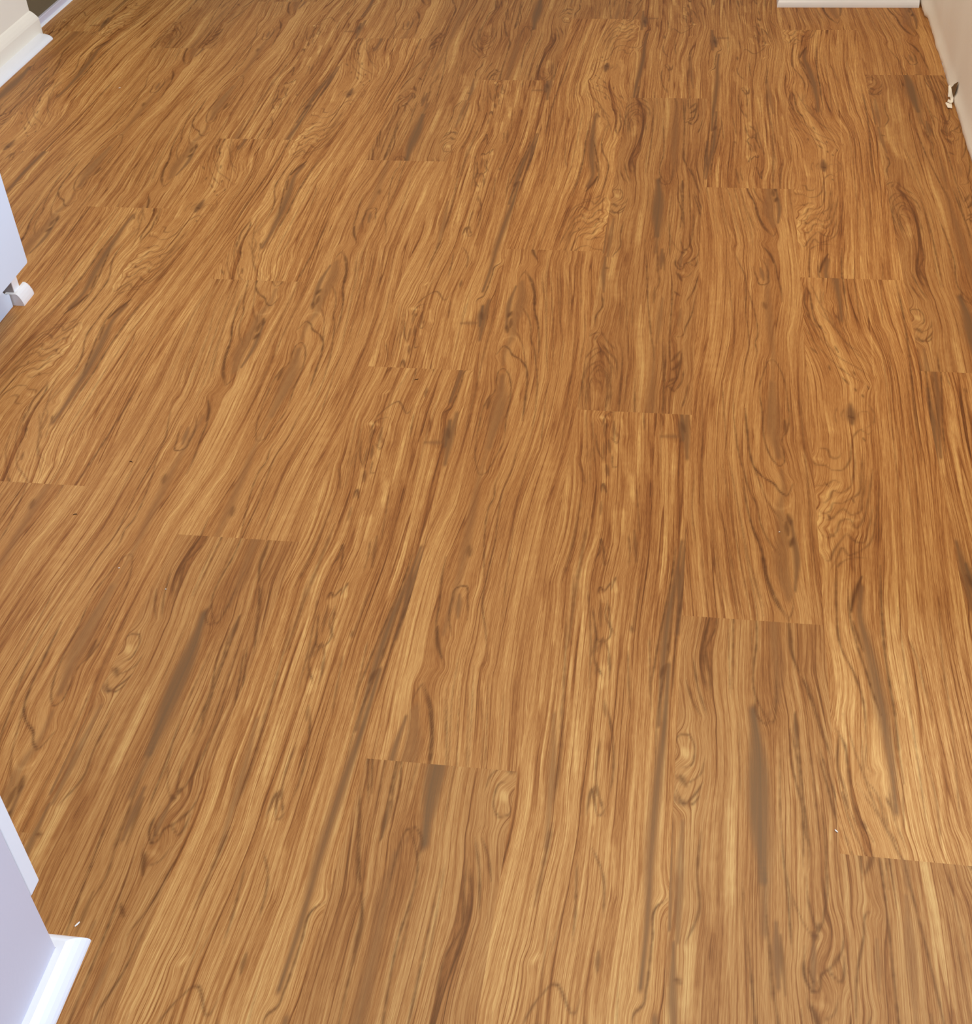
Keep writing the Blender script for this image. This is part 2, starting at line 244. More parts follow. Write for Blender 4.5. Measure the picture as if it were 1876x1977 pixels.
'R':'l 5 1 0.053,1 0.069,0.988;d 1.5 0.8 -0.002,1.005 0.009,1.018 0.07,1.022 0.112,1.01 0.121,0.992 0.097,0.976 0.031,0.973;d 1.5 0.7 -0.011,0.986 0.008,0.959 0.062,0.951 0.152,0.962 0.188,0.99;d 1.8 0.8 0.011,0.942 0.067,0.922 0.13,0.935 0.179,0.954;g 14 0.9 -0.021,1.03 0.014,0.927 0.067,0.922;g 8 1 -0.044,1.211 -0.039,1.116 -0.045,1.017 -0.024,0.926 0.001,0.844 0.013,0.763;D 3 0.7 -0.032,1.189 -0.039,1.116;d 2 0.8 0.193,1.215 0.168,1.174 0.202,1.121 0.22,1.08;d 2 0.8 0.084,1.147 0.135,1.092 0.195,1.053;d 2 0.8 0.048,1.107 0.11,1.068 0.154,1.052;d 2 0.8 0.153,1.173 0.143,1.137 0.191,1.093;l 6 0.7 0.059,0.9 0.054,0.858 0.053,0.829;l 4 0.8 0.257,0.961 0.225,0.889 0.207,0.822;l 8 0.9 0.142,0.771 0.138,0.724 0.113,0.668;l 3 0.6 0.324,0.933 0.328,0.838 0.307,0.774;g 24 1.3 0.496,1.065 0.52,0.996 0.527,0.909 0.547,0.829;g 11 1 0.613,0.781 0.617,0.711;g 12 0.5 0.676,1.201 0.696,1.13 0.605,1.061;d 1.5 0.8 0.511,1.086 0.523,1.059 0.557,1.05 0.583,1.046 0.584,1.057;D 3 0.9 0.751,1.217 0.765,1.166 0.809,1.135;d 1.6 0.9 0.809,1.135 0.858,1.105 0.904,1.067 0.959,1.02;d 2 0.9 0.903,1.007 0.955,0.96 0.992,0.915;d 1.7 0.8 0.738,1.044 0.77,1.001 0.785,0.942 0.811,0.887 0.832,0.869;g 7 0.9 0.768,1.064 0.773,1.017;d 1.4 0.7 0.845,1.046 0.874,0.944 0.886,0.889;d 1.3 0.7 0.68,0.834 0.745,0.796 0.777,0.782 0.821,0.771 0.871,0.786 0.902,0.837 0.923,0.889;D 3.5 0.8 0.81,0.774 0.844,0.771;g 8 0.8 0.821,0.771 0.813,0.738 0.807,0.711;d 1.8 0.9 0.767,0.76 0.775,0.719 0.807,0.71 0.829,0.711 0.856,0.73 0.904,0.738 0.966,0.755 1,0.789;D 3 0.7 0.916,0.74 0.966,0.755;d 1.4 0.7 0.767,0.708 0.791,0.689 0.833,0.681 0.9,0.687 0.939,0.707;l 6 0.6 0.804,0.698 0.869,0.695;d 1.3 0.6 0.326,1.21 0.345,1.089;d 1.3 0.6 0.488,1.213 0.504,1.085;d 1.3 0.6 0.4,1.057 0.414,0.935;d 1.3 0.6 0.426,0.827 0.448,0.73;d 1.3 0.6 0.557,0.804 0.58,0.689;d 1.3 0.6 0.669,1.03 0.662,0.884 0.719,0.783;l 2 0.7 0.65,1.043 0.641,0.911 0.699,0.807;l 2 0.7 0.718,1 0.747,0.942;l 2 0.7 0.883,1.034 0.887,0.944;l 2 0.7 0.955,0.917 0.913,0.812;g 26 0.7 0.518,1.051 0.529,0.97 0.566,0.901 0.556,0.834 0.548,0.769;d 1.7 0.85 0.734,1.472 0.742,1.372 0.762,1.201 0.783,1.141;d 1.7 0.85 0.476,1.37 0.528,1.199 0.529,1.081 0.602,1.052 0.665,1.152;d 1.7 0.85 0.337,1.461 0.367,1.282 0.363,1.158 0.362,1.099;d 1.7 0.85 0.781,1.046 0.801,0.938 0.819,0.886 0.816,0.853;d 1.7 0.85 0.842,1.13 0.918,1.066 0.982,1.003;d 1.7 0.85 0.906,1.021 0.968,0.974 1.019,0.922 1.027,0.855;d 1.7 0.85 0.909,0.939 0.919,0.87 0.902,0.811 0.847,0.778 0.808,0.804 0.792,0.842;d 1.7 0.85 0.659,0.885 0.687,0.802 0.699,0.749;d 1.7 0.85 0.725,1.045 0.736,0.99 0.783,0.937 0.781,0.852;d 1.7 0.85 1.026,1.286 1.015,1.203 1.039,1.163;D 3 0.8 0.772,1.068 0.785,1.023;D 2.5 0.9 0.847,0.782 0.863,0.785;D 4 0.7 0.794,1.426 0.862,1.454;D 3 0.7 0.783,1.367 0.843,1.377;d 1.8 0.9 0.882,1.464 0.87,1.404 0.825,1.363 0.756,1.349 0.733,1.336;g 22 0.6 0.621,1.462 0.638,1.327 0.654,1.16 0.661,1.082;l 3 0.8 0.49,1.48 0.532,1.37 0.537,1.241 0.533,1.139;l 2.5 0.8 0.829,1.337 0.843,1.243;D 4 0.8 0.036,0.959 0.077,0.948;d 2 0.9 0.032,0.923 0.106,0.921 0.165,0.935;l 6 0.8 0.26,0.898 0.248,0.83 0.263,0.766;l 5 0.7 0.339,0.933 0.365,0.799;g 12 0.8 0.062,0.896 0.059,0.796 0.062,0.748;d 2 0.8 0.174,0.887 0.16,0.83 0.176,0.787 0.105,0.748;l 6 0.9 0.148,1.332 0.149,1.272;d 1.6 0.7 0.092,1.263 0.06,1.323 0.071,1.376 0.134,1.404 0.214,1.382 0.243,1.324 0.245,1.255 0.201,1.205;d 1.6 0.7 0.032,1.314 0.025,1.39 0.073,1.431 0.141,1.446 0.225,1.414 0.277,1.346;d 1.6 0.7 0.122,1.474 0.193,1.451 0.285,1.423 0.306,1.387;d 1.8 0.8 0.245,1.255 0.234,1.197 0.168,1.16 0.173,1.117;l 4 0.9 0.017,0.697 0.019,0.636 0.011,0.562 0.017,0.498;g 10 0.9 0.04,0.746 0.05,0.682 0.077,0.622;D 2.5 0.8 0.056,0.707 0.093,0.705;d 2.2 0.9 0.062,0.615 0.083,0.569 0.044,0.545 0.045,0.506;l 7 0.9 0.15,0.715 0.167,0.653 0.217,0.594;l 4 0.7 0.241,0.732 0.239,0.669 0.29,0.58;d 1.7 0.85 0.452,0.766 0.485,0.687 0.52,0.597 0.586,0.486 0.64,0.408;d 1.7 0.85 0.563,0.784 0.593,0.704 0.614,0.658 0.588,0.628;d 1.7 0.85 0.735,0.69 0.755,0.6 0.758,0.515 0.768,0.435 0.787,0.384;d 1.7 0.85 0.986,0.752 0.955,0.724 0.874,0.738;d 1.7 0.85 1.003,0.693 0.952,0.632 0.89,0.596;d 1.7 0.85 0.979,0.614 0.954,0.559 0.904,0.517 0.853,0.484 0.797,0.483;d 1.7 0.85 0.702,0.474 0.731,0.359 0.759,0.275;d 1.7 0.85 0.911,0.386 0.888,0.346 0.846,0.324;d 1.7 0.85 0.956,0.349 0.94,0.313 0.908,0.277;d 1.7 0.85 0.778,0.737 0.825,0.719 0.842,0.722;d 1.7 0.85 -0.075,0.547 -0.05,0.451 -0.075,0.39;d 1.7 0.85 -0.013,0.425 0.01,0.349 0.004,0.272;D 4 0.9 0.795,0.694 0.834,0.67;D 2.5 0.9 0.774,0.63 0.827,0.617;D 5 0.8 0.81,0.385 0.854,0.398 0.882,0.418;D 3.5 0.8 0.791,0.335 0.831,0.324;D 3.5 0.6 0.575,0.642 0.581,0.592;D 3 0.6 0.638,0.768 0.654,0.705;g 14 0.6 0.661,0.605 0.653,0.542 0.642,0.46;g 10 0.6 0.844,0.572 0.831,0.516;d 2.2 0.6 -0.005,0.349 0.01,0.412 0.093,0.439 0.23,0.402 0.313,0.353;d 2.2 0.6 0.026,0.349 0.062,0.387 0.135,0.401 0.207,0.381 0.269,0.328 0.287,0.269;d 2.2 0.6 0.109,0.458 0.185,0.433 0.285,0.403 0.316,0.365;d 2.2 0.6 0.109,0.493 0.19,0.459 0.281,0.434;d 2.2 0.6 0.101,0.355 0.147,0.376 0.199,0.364 0.239,0.327 0.267,0.28;d 2.2 0.6 0.004,0.473 0.048,0.484 0.095,0.488;d 2.2 0.6 0.058,0.463 0.083,0.479;d 2.2 0.6 0.093,0.278 0.077,0.325 0.104,0.35 0.163,0.341 0.206,0.315;l 6 0.9 0.158,0.317 0.174,0.267;l 5 0.9 0.458,0.582 0.481,0.484 0.522,0.406 0.538,0.356 0.542,0.272;d 1.3 0.6 0.288,0.654 0.349,0.51 0.396,0.404;d 1.3 0.6 0.367,0.625 0.398,0.511;d 1.3 0.6 0.251,0.594 0.284,0.509;d 1.3 0.6 0.397,0.379 0.418,0.282;d 1.3 0.6 0.345,0.353 0.362,0.27;c 16 0.6 0.135,0.401 0.18,0.302;c 22 0.6 0.621,1.462 0.637,1.284 0.662,1.121',
'B':'g 12 1.2 0.914,1.217 0.939,1.154;D 5 0.6 0.918,1.196 0.949,1.175;g 6 0.6 0.747,1.16 0.951,1.163;d 2.8 0.6 0.001,1.108 -0.035,1.007 -0.065,0.949 -0.081,0.893;d 2.8 0.6 0.16,1.01 0.152,0.977 0.135,0.89 0.098,0.824;d 2.8 0.6 0.169,0.764 0.206,0.678 0.241,0.599;d 2.8 0.6 0.18,0.841 0.21,0.764 0.213,0.706;d 1.8 0.7 0.147,1.201 0.204,1.111 0.236,1.072;d 1.8 0.7 0.079,1.089 0.133,1.063 0.175,1.033;d 1.8 0.7 0.555,0.931 0.58,0.897 0.585,0.865;d 1.8 0.7 0.582,1.039 0.643,0.932;d 1.8 0.7 0.675,0.834 0.666,0.787 0.658,0.743;d 1.8 0.7 0.629,0.714 0.684,0.607;d 1.8 0.7 0.773,0.745 0.824,0.609;d 1.8 0.7 0.291,0.827 0.373,0.709 0.395,0.641;l 2 0.9 0.012,1.088 0.043,0.94 0.004,0.868;l 2 0.9 0.154,1.01 0.163,0.907 0.116,0.857;l 2 0.9 0.246,0.997 0.238,0.909 0.208,0.858 0.229,0.795 0.236,0.706 0.291,0.587;l 2 0.9 0.362,1.158 0.394,1.114;l 2 0.9 0.56,1.186 0.588,1.058;l 2 0.9 0.089,0.799 0.11,0.704;l 6 0.8 0.214,0.858 0.227,0.811;D 3 0.6 0.26,1.186 0.274,1.153;D 3 0.6 0.275,1.136 0.291,1.1;D 3 0.6 0.305,1.039 0.307,1.02;D 3 0.6 0.317,0.998 0.323,0.969;D 3 0.6 0.402,0.795 0.424,0.747;D 3 0.6 0.403,0.718 0.421,0.704;D 3 0.6 0.503,0.7 0.51,0.683;D 3 0.6 0.503,0.622 0.524,0.599;D 3 0.6 0.431,0.682 0.428,0.665;D 3 0.6 0.381,1.163 0.384,1.154;w 1.9 0.9 0.319,0.87 0.348,0.887 0.353,0.917 0.382,0.894 0.408,0.865 0.434,0.875;w 1.9 0.9 0.375,0.804 0.391,0.82 0.418,0.814 0.45,0.824 0.47,0.834;w 1.9 0.9 0.405,0.727 0.449,0.719 0.491,0.728 0.506,0.746;w 1.9 0.9 0.349,0.782 0.394,0.738 0.416,0.715;w 1.9 0.9 0.464,0.79 0.497,0.74;w 1.9 0.9 0.302,1.016 0.312,1.039 0.356,1.013;w 1.9 0.9 0.323,1.153 0.384,1.138 0.403,1.159;w 1.9 0.9 0.195,1.16 0.245,1.112 0.294,1.092;w 1.9 0.9 0.355,1.109 0.394,1.078 0.42,1.083;l 4.5 0.8 0.294,1.092 0.333,1.035;l 4.5 0.8 0.431,0.989 0.456,0.912;l 4.5 0.8 0.518,1.069 0.568,1.002;l 4.5 0.8 0.482,0.834 0.503,0.812;l 4.5 0.8 0.397,0.807 0.427,0.792;l 4.5 0.8 0.476,0.683 0.483,0.642;l 4.5 0.8 0.498,0.983 0.518,0.93;l 4.5 0.8 0.203,1.202 0.303,1.199;l 3.5 0.9 0.866,1.145 0.868,1.074 0.87,1.007 0.851,0.953 0.834,0.869 0.807,0.79;l 3 0.7 0.974,0.967 0.957,0.92 0.943,0.871;g 9 1 0.97,0.921 0.937,0.839 0.896,0.762 0.882,0.677 0.882,0.591;d 1.7 0.9 0.931,0.927 0.91,0.854 0.869,0.776 0.838,0.717 0.812,0.648;d 2 0.9 1.012,0.856 0.982,0.793 0.962,0.72 0.958,0.638;D 3 0.8 0.91,0.724 0.919,0.71;D 4 0.8 0.891,0.685 0.873,0.668;g 7 1 0.97,0.855 0.967,0.808;l 5 0.5 0.902,0.642 0.902,0.598;D 4 0.7 0.335,1.192 0.36,1.147;D 4 0.7 0.6,0.938 0.638,0.876;D 4 0.7 0.645,0.75 0.66,0.743;D 4 0.7 0.5,0.492 0.525,0.483;D 4 0.7 0.622,0.287 0.626,0.266;D 4 0.7 0.277,0.168 0.283,0.163;D 4 0.7 0.312,0.128 0.336,0.099;D 4 0.7 0.321,0.066 0.347,0.043;g 11 1 1.016,0.949 0.99,0.848 0.971,0.745;g 10 1.1 0.923,0.689 0.918,0.601 0.897,0.517 0.879,0.414 0.885,0.329 0.87,0.252;g 12 0.9 0.957,0.222 0.961,0.146 0.977,0.093;d 1.8 1 1.004,0.358 0.934,0.346 0.918,0.307 0.901,0.253 0.886,0.234 0.847,0.226 0.835,0.205;d 1.6 0.8 1.049,1.047 1.069,0.925 1.111,0.775 1.035,0.703 1.003,0.602;d 1.6 0.8 0.936,0.847 0.913,0.702 0.867,0.6 0.875,0.523;l 2 0.8 0.875,1.106 0.855,0.964 0.852,0.862 0.79,0.772 0.79,0.633;l 2.2 0.9 0.309,1.051 0.327,0.936 0.263,0.858 0.272,0.805 0.314,0.697 0.32,0.595 0.325,0.499 0.351,0.421 0.29,0.35;l 2.2 0.9 0.001,1.066 0.049,0.887 0.013,0.826;l 2.2 0.9 0.151,0.738 0.148,0.594 0.143,0.529 0.19,0.449 0.179,0.395;d 3.5 0.6 0.231,0.96 0.211,0.812 0.213,0.711;d 3.5 0.6 0.22,0.628 0.261,0.53 0.255,0.468;d 3.5 0.6 0.268,0.438 0.25,0.39 0.228,0.332;g 10 0.6 0.182,0.594 0.225,0.498 0.248,0.408;w 2 0.8 0.438,0.698 0.449,0.727 0.508,0.699 0.526,0.658;w 2 0.8 0.401,0.74 0.415,0.684 0.491,0.657;w 2 0.8 0.526,0.617 0.587,0.565 0.608,0.502 0.596,0.477;w 2 0.8 0.503,0.565 0.508,0.501 0.584,0.453;w 2 0.8 0.47,0.452 0.486,0.489 0.552,0.453 0.601,0.471;w 2 0.8 0.524,0.411 0.599,0.382 0.634,0.326;w 2 0.8 0.443,0.392 0.466,0.335 0.471,0.296;w 2 0.8 0.235,0.193 0.319,0.23 0.395,0.247 0.518,0.217 0.554,0.243;w 2 0.8 0.237,0.162 0.29,0.198 0.376,0.205;w 2 0.8 0.607,0.157 0.578,0.217;w 2 0.8 0.46,0.799 0.449,0.77 0.532,0.734;w 2 0.8 0.497,0.844 0.466,0.814;l 4 0.7 0.643,0.424 0.688,0.354;l 4 0.7 0.502,0.47 0.513,0.44;l 4 0.7 0.63,0.228 0.703,0.118;l 4 0.7 0.337,0.596 0.375,0.5;l 4 0.7 0.249,0.267 0.3,0.278;l 4 0.7 0.397,0.184 0.458,0.14;l 4 0.7 0.439,0.115 0.483,0.044;l 4 0.7 0.682,0.094 0.697,0.033;d 1.5 0.5 0.318,0.322 0.328,0.163;d 1.5 0.5 0.342,0.268 0.418,0.352;d 1.5 0.5 0.075,0.211 0.168,0.064;d 1.5 0.5 0.73,0.219 0.77,0.048;d 1.5 0.5 0.173,0.112 0.207,0.018;d 1.5 0.5 0.745,0.272 0.762,0.119;c 14 0.7 0.918,0.601 0.879,0.414 0.934,0.196 0.977,0.093',
}

NX, NS = 90, 254            # flow grid
HX, HS = PW / (NX - 1), PER / NS
GX, GS = 180, 677           # paint grid
PX, PS = PW / (GX - 1), PER / GS


def parse(txt):
    out = []
    for st in txt.split(';'):
        p = st.split(' ')
        pts = np.array([[float(a) for a in q.split(',')] for q in p[3:]])
        out.append((p[0], float(p[1]) / 1000, float(p[2]), pts))
    return out


def resample(pts, step=0.0012):
    q = pts.copy()
    q[:, 0] *= PW
    # smooth curve through the points
    if len(q) > 2:
        d = np.r_[0, np.cumsum(np.hypot(*np.diff(q, axis=0).T))]
        t = np.linspace(0, d[-1], max(3, int(d[-1] / step)))
        m = np.gradient(q, d, axis=0)
        i = np.clip(np.searchsorted(d, t, side='right') - 1, 0, len(d) - 2)
        h = (d[i + 1] - d[i])[:, None]
        x = ((t - d[i]) / (d[i + 1] - d[i]))[:, None]
        r = (2 * x**3 - 3 * x**2 + 1) * q[i] + (x**3 - 2 * x**2 + x) * h * m[i] + (-2 * x**3 + 3 * x**2) * q[i + 1] + (x**3 - x**2) * h * m[i + 1]
        return r
    n = max(3, int(np.hypot(*(q[1] - q[0])) / step))
    t = np.linspace(0, 1, n)[:, None]
    return q[0] * (1 - t) + q[1] * t


def build_print(txt):
    strokes = parse(txt)
    T = np.zeros((NS, NX, 3))   # accumulated t t^T
    paint_ = np.zeros((4, GS, GX))
    rng = np.random.RandomState(len(txt))
    for kind, w, a, pts in strokes:
        r = resample(pts)
        t = np.gradient(r, axis=0)
        t /= np.maximum(np.hypot(t[:, 0], t[:, 1])[:, None], 1e-9)
        if kind in 'dlg' and w < 0.03:
            k = {'d': 1.0, 'l': 0.8, 'g': 0.3}[kind] * a
            ix = np.round(r[:, 0] / HX).astype(int)
            iy = np.round(r[:, 1] / HS).astype(int)
            for dx in (-1, 0, 1):
                jx = ix + dx
                ok = (jx >= 0) & (jx < NX)
                for c, val in enumerate((t[:, 0]**2, t[:, 0] * t[:, 1], t[:, 1]**2)):
                    np.add.at(T[:, :, c], (iy[ok] % NS, jx[ok]), (val * k * (1 if dx == 0 else 0.5))[ok])
        # paint the stroke
        ch = {'d': 0, 'w': 0, 'D': 0, 'l': 1, 'g': 2, 'c': 3}[kind]
        n = len(r)
        x = np.linspace(0, 1, n)
        taper = np.clip(np.minimum(x, 1 - x) * (7 if kind in 'dlw' else 2.4), 0.25, 1)
        if kind in 'dlw':
            wob = np.interp(np.arange(n), np.arange(0, n + 12, 6), rng.uniform(0.6, 1.3, len(np.arange(0, n + 12, 6))))
            taper = taper * wob
        stepi = max(1, int(w / 0.0035))
        for i in range(0, n, stepi):
            ww = w * 0.95 * (0.35 + 0.65 * taper[i])
            if kind in 'gc':
                ww = w * 0.62 * (0.3 + 0.7 * taper[i])
            ww = max(ww, 0.0007)
            R = ww * 2.4
            R2 = R * (1.0 if kind in 'dlw' else 1.8)
            x0, x1 = int(max(0, (r[i, 0] - R) / PX)), int(min(GX - 1, (r[i, 0] + R) / PX + 1))
            y0, y1 = int((r[i, 1] - R2) / PS), int((r[i, 1] + R2) / PS + 1)
            if x1 <= x0:
                continue
            xs = np.arange(x0, x1 + 1) * PX - r[i, 0]
            ys = np.arange(y0, y1 + 1) * PS - r[i, 1]
            if kind in 'dlw':
                d2 = (xs[None, :]**2 + ys[:, None]**2) / ww**2
            else:
                d2 = (xs[None, :]**2 + (ys[:, None] / 1.8)**2) / ww**2
            g = np.exp(-d2 * 1.2) * a * (1.0 if kind != 'g' else 0.9) * (0.55 + 0.45 * taper[i] if kind in 'dlw' else 1)
            rows = np.arange(y0, y1 + 1) % GS
            sub = paint_[ch][rows, x0:x1 + 1]
            paint_[ch][rows, x0:x1 + 1] = np.maximum(sub, g)
    # spread orientation a little, then solve for the grain coordinate F
    for _ in range(4):
        T = 0.5 * T + 0.125 * (np.roll(T, 1, 0) + np.roll(T, -1, 0) + np.pad(T, ((0, 0), (1, 0), (0, 0)))[:, :-1] + np.pad(T, ((0, 0), (0, 1), (0, 0)))[:, 1:])
    T = T * 7
    w0 = 1.0
    Txx, Txy, Tyy = T[..., 0] + w0, T[..., 1], T[..., 2] + w0 * 0.8

    def grad(F):
        gx = np.zeros_like(F)
        gx[:, :-1] = (F[:, 1:] - F[:, :-1]) / HX
        gy = (np.roll(F, -1, 0) - F) / HS
        return gx, gy

    def gradT(gx, gy):
        o = np.zeros_like(gx)
        o[:, 1:] += gx[:, :-1] / HX
        o[:, :-1] -= gx[:, :-1] / HX
        o += (np.roll(gy, 1, 0) - gy) / HS
        return o

    def lap(F):
        a_ = np.pad(F, ((0, 0), (1, 1)), mode='edge')
        return (a_[:, 2:] + a_[:, :-2] - 2 * F) + (np.roll(F, 1, 0) + np.roll(F, -1, 0) - 2 * F) * 0.25

    def A(F):
        gx, gy = grad(F)
        return gradT(Txx * gx + Txy * gy, Txy * gx + Tyy * gy) + 1.2e5 * lap(lap(F)) * 1.0 + 1.0 * F.mean()

    b = gradT(np.ones((NS, NX)) * w0, np.zeros((NS, NX)))
    F = np.tile(np.arange(NX) * HX, (NS, 1))
    F -= F.mean()
    r_ = b - A(F)
    p = r_.copy()
    rs = (r_ * r_).sum()
    for it in range(700):
        Ap = A(p)
        al = rs / (p * Ap).sum()
        F += al * p
        r_ -= al * Ap
        rn = (r_ * r_).sum()
        if rn < 1e-10 * (b * b).sum():
            break
        p = r_ + rn / rs * p
        rs = rn
    return F - F.min(), paint_


def bil(G, y, x):
    """periodic in y"""
    ny, nx = G.shape
    y = np.mod(y, ny)
    y0 = np.floor(y).astype(int)
    fy = y - y0
    y0 %= ny
    y1 = (y0 + 1) % ny
    x = np.clip(x, 0, nx - 1.0001)
    x0 = np.floor(x).astype(int)
    fx = x - x0
    return (G[y0, x0] * (1 - fx) + G[y0, x0 + 1] * fx) * (1 - fy) + (G[y1, x0] * (1 - fx) + G[y1, x0 + 1] * fx) * fy


def build_floor():
    prints = {k: build_print(v) for k, v in TR.items()}
    V, Q, G, C = [], [], [], []
    base = 0
    y_lo, y_hi = 0.2, 3.9
    for c in range(-10, 3):
        for n in range(-3, 4):
            a0, a1 = OFF[c] + n * PL, OFF[c] + (n + 1) * PL
            b0, b1 = max(a0, y_lo), min(a1, y_hi)
            if b1 - b0 < 0.002:
                continue
            d, ph, fl = PLANK.get((c, n), ('RBCK'[(c * 3 + n) % 4], 0.37 * (c + 2 * n), 0))
            far = b0 > 3.6 or b1 < 0.5
            nu = 30 if far else 119
            nv = max(2, int((b1 - b0) / (0.02 if far else 0.0034)))
            u = np.linspace(0, 1, nu)
            y = np.linspace(b0, b1, nv)
            UU, YY = np.meshgrid(u, y)
            v = YY - a0
            s = (ph - v) if fl else (ph + v)
            cu = 1 - UU if fl else UU
            F, P = prints[d]
            f = bil(F, s / HS, cu * (NX - 1))
            marks = [bil(P[k], s / PS, cu * (GX - 1)) for k in range(4)]
            # overall tone of each print: ring print greyer, burl print redder-brown
            marks[2] = np.maximum(marks[2], {'R': 0.22, 'C': 0.11, 'K': 0.0, 'B': 0.0}[d])
            marks[0] = np.maximum(marks[0], {'B': 0.10, 'R': 0.05, 'C': 0.0, 'K': 0.03}[d])
            V.append(np.stack([(c + UU) * PW, YY, np.zeros_like(UU)], -1).reshape(-1, 3))
            G.append(np.stack([f, s, np.full_like(f, 'CKRB'.index(d) * 3.7)], -1).reshape(-1, 3))
            C.append(np.stack(marks, -1).reshape(-1, 4))
            i = (np.arange(nv - 1)[:, None] * nu + np.arange(nu - 1)[None, :] + base).reshape(-1)
            Q.append(np.stack([i, i + 1, i + 1 + nu, i + nu], -1))
            base += nu * nv
    V, Q, G, C = (np.concatenate(x) for x in (V, Q, G, C))
    # underside so the floor has thickness
    z = -0.02
    x0, x1 = -10 * PW, 3 * PW
    bx = np.array([(x0, y_lo, z), (x1, y_lo, z), (x1, y_hi, z), (x0, y_hi, z)])
    tp = np.array([(x0, y_lo, -0.0004), (x1, y_lo, -0.0004), (x1, y_hi, -0.0004), (x0, y_hi, -0.0004)])
    nb = len(V)
    V = np.concatenate([V, bx, tp])
    G = np.concatenate([G, np.zeros((8, 3))])
    C = np.concatenate([C, np.zeros((8, 4))])
    k = nb
    Q = np.concatenate([Q, np.array([(k + 3, k + 2, k + 1, k), (k, k + 1, k + 5, k + 4), (k + 1, k + 2, k + 6, k + 5), (k + 2, k + 3, k + 7, k + 6), (k + 3, k, k + 4, k + 7), (k + 4, k + 5, k + 6, k + 7)])])
    me = bpy.data.meshes.new('floor')
    me.vertices.add(len(V))
    me.vertices.foreach_set('co', V.astype(np.float32).ravel())
    me.loops.add(Q.size)
    me.loops.foreach_set('vertex_index', Q.astype(np.int32).ravel())
    me.polygons.add(len(Q))
    me.polygons.foreach_set('loop_start', np.arange(0, Q.size, 4, dtype=np.int32))
    me.update(calc_edges=True)
    ac = me.attributes.new('calm', 'FLOAT', 'POINT')
    ac.data.foreach_set('value', C[:, 3].astype(np.float32).copy())
    for nm, arr in (('grain', G), ('marks', C[:, :3].copy())):
        at = me.attributes.new(nm, 'FLOAT_VECTOR', 'POINT')
        at.data.foreach_set('vector', arr.astype(np.float32).ravel())
    me.materials.append(M_WOOD)
    o = bpy.data.objects.new('floor', me)
    COL.objects.link(o)
    o['kind'] = 'structure'
    o['label'] = 'wood-print vinyl plank floor with staggered end joints'
    return o


build_floor()

# ------------------------------------------------------------------ mesh helpers
def link(name, me, mat, parent=None, smooth=False):
    me.materials.append(mat)
    if smooth:
        for p in me.polygons:
            p.use_smooth = True
    o = bpy.data.objects.new(name, me)
    COL.objects.link(o)
    if parent:
        o.parent = parent
        o.matrix_parent_inverse = parent.matrix_world.inverted()
    return o


def box(name, lo, hi, mat, parent=None, bev=0.0, seg=3):
    bm = bmesh.new()
    bmesh.ops.create_cube(bm, size=1)
    lo, hi = Vector(lo), Vector(hi)
    for v in bm.verts:
        v.co = Vector(((lo[i] + hi[i]) / 2 + v.co[i] * (hi[i] - lo[i])) for i in range(3))
    if bev:
        bmesh.ops.bevel(bm, geom=bm.edges[:], offset=bev, segments=seg, affect='EDGES', profile=0.5)
    me = bpy.data.meshes.new(name)
    bm.to_mesh(me)
    bm.free()
    return link(name, me, mat, parent)


def sweep(name, prof, path, mat, parent=None, smooth_from=None):
    """prof: (out, z) points; path: list of (x, y, nx, ny) where n is the (mitred) outward direction"""
    bm = bmesh.new()
    rings = []
    for (x, y, nx, ny) in path:
        rings.append([bm.verts.new((x + nx * o, y + ny * o, z)) for o, z in prof])
    n = len(prof)
    for a, b in zip(rings, rings[1:]):
        for i in range(n):
            bm.faces.new((a[i], a[(i + 1) % n], b[(i + 1) % n], b[i]))
    bm.faces.new(rings[0][::-1])
    bm.faces.new(rings[-1])
    bmesh.ops.recalc_face_normals(bm, faces=bm.faces[:])
    me = bpy.data.meshes.new(name)
    bm.to_mesh(me)
    bm.free()
    return link(name, me, mat, parent)


def prism(name, pts, z0, z1, mat, parent=None, axis='Z'):
    """extrude a polygon; axis Z: pts are xy; axis X: pts are yz, z0..z1 are x; axis Y: pts are xz"""
    bm = bmesh.new()
    mk = {'Z': lambda p, h: (p[0], p[1], h), 'X': lambda p, h: (h, p[0], p[1]), 'Y': lambda p, h: (p[0], h, p[1])}[axis]
    a = [bm.verts.new(mk(p, z0)) for p in pts]
    b = [bm.verts.new(mk(p, z1)) for p in pts]
    bm.faces.new(a[::-1])
    bm.faces.new(b)
    n = len(pts)
    for i in range(n):
        bm.faces.new((a[i], a[(i + 1) % n], b[(i + 1) % n], b[i]))
    bmesh.ops.recalc_face_normals(bm, faces=bm.faces[:])
    me = bpy.data.meshes.new(name)
    bm.to_mesh(me)
    bm.free()
    return link(name, me, mat, parent)


def thing(name, label, cat, loc, group=None):
    o = bpy.data.objects.new(name, None)
    COL.objects.link(o)
    o.location = loc
    o['label'], o['category'] = label, cat
    if group:
        o['group'] = group
    bpy.context.view_layer.update()
    return o


def struct(o, label=None):
    o['kind'] = 'structure'
    if label:
        o['label'] = label
    return o


def quarter(r, h, n=8):
    """quarter-round profile: out r, height h"""
    return [(0, 0.0), (r, 0.0)] + [(r * math.cos(t), h * math.sin(t)) for t in np.linspace(0.12, math.pi / 2, n)]


def shoe_prof(r, h):
    """shoe moulding: sloping, slightly rounded face"""
    return [(0, 0), (r, 0), (r * 0.99, h * 0.14), (r * 0.93, h * 0.34), (r * 0.80, h * 0.60), (r * 0.64, h * 0.82), (r * 0.48, h * 0.95), (r * 0.33, h), (0, h)]


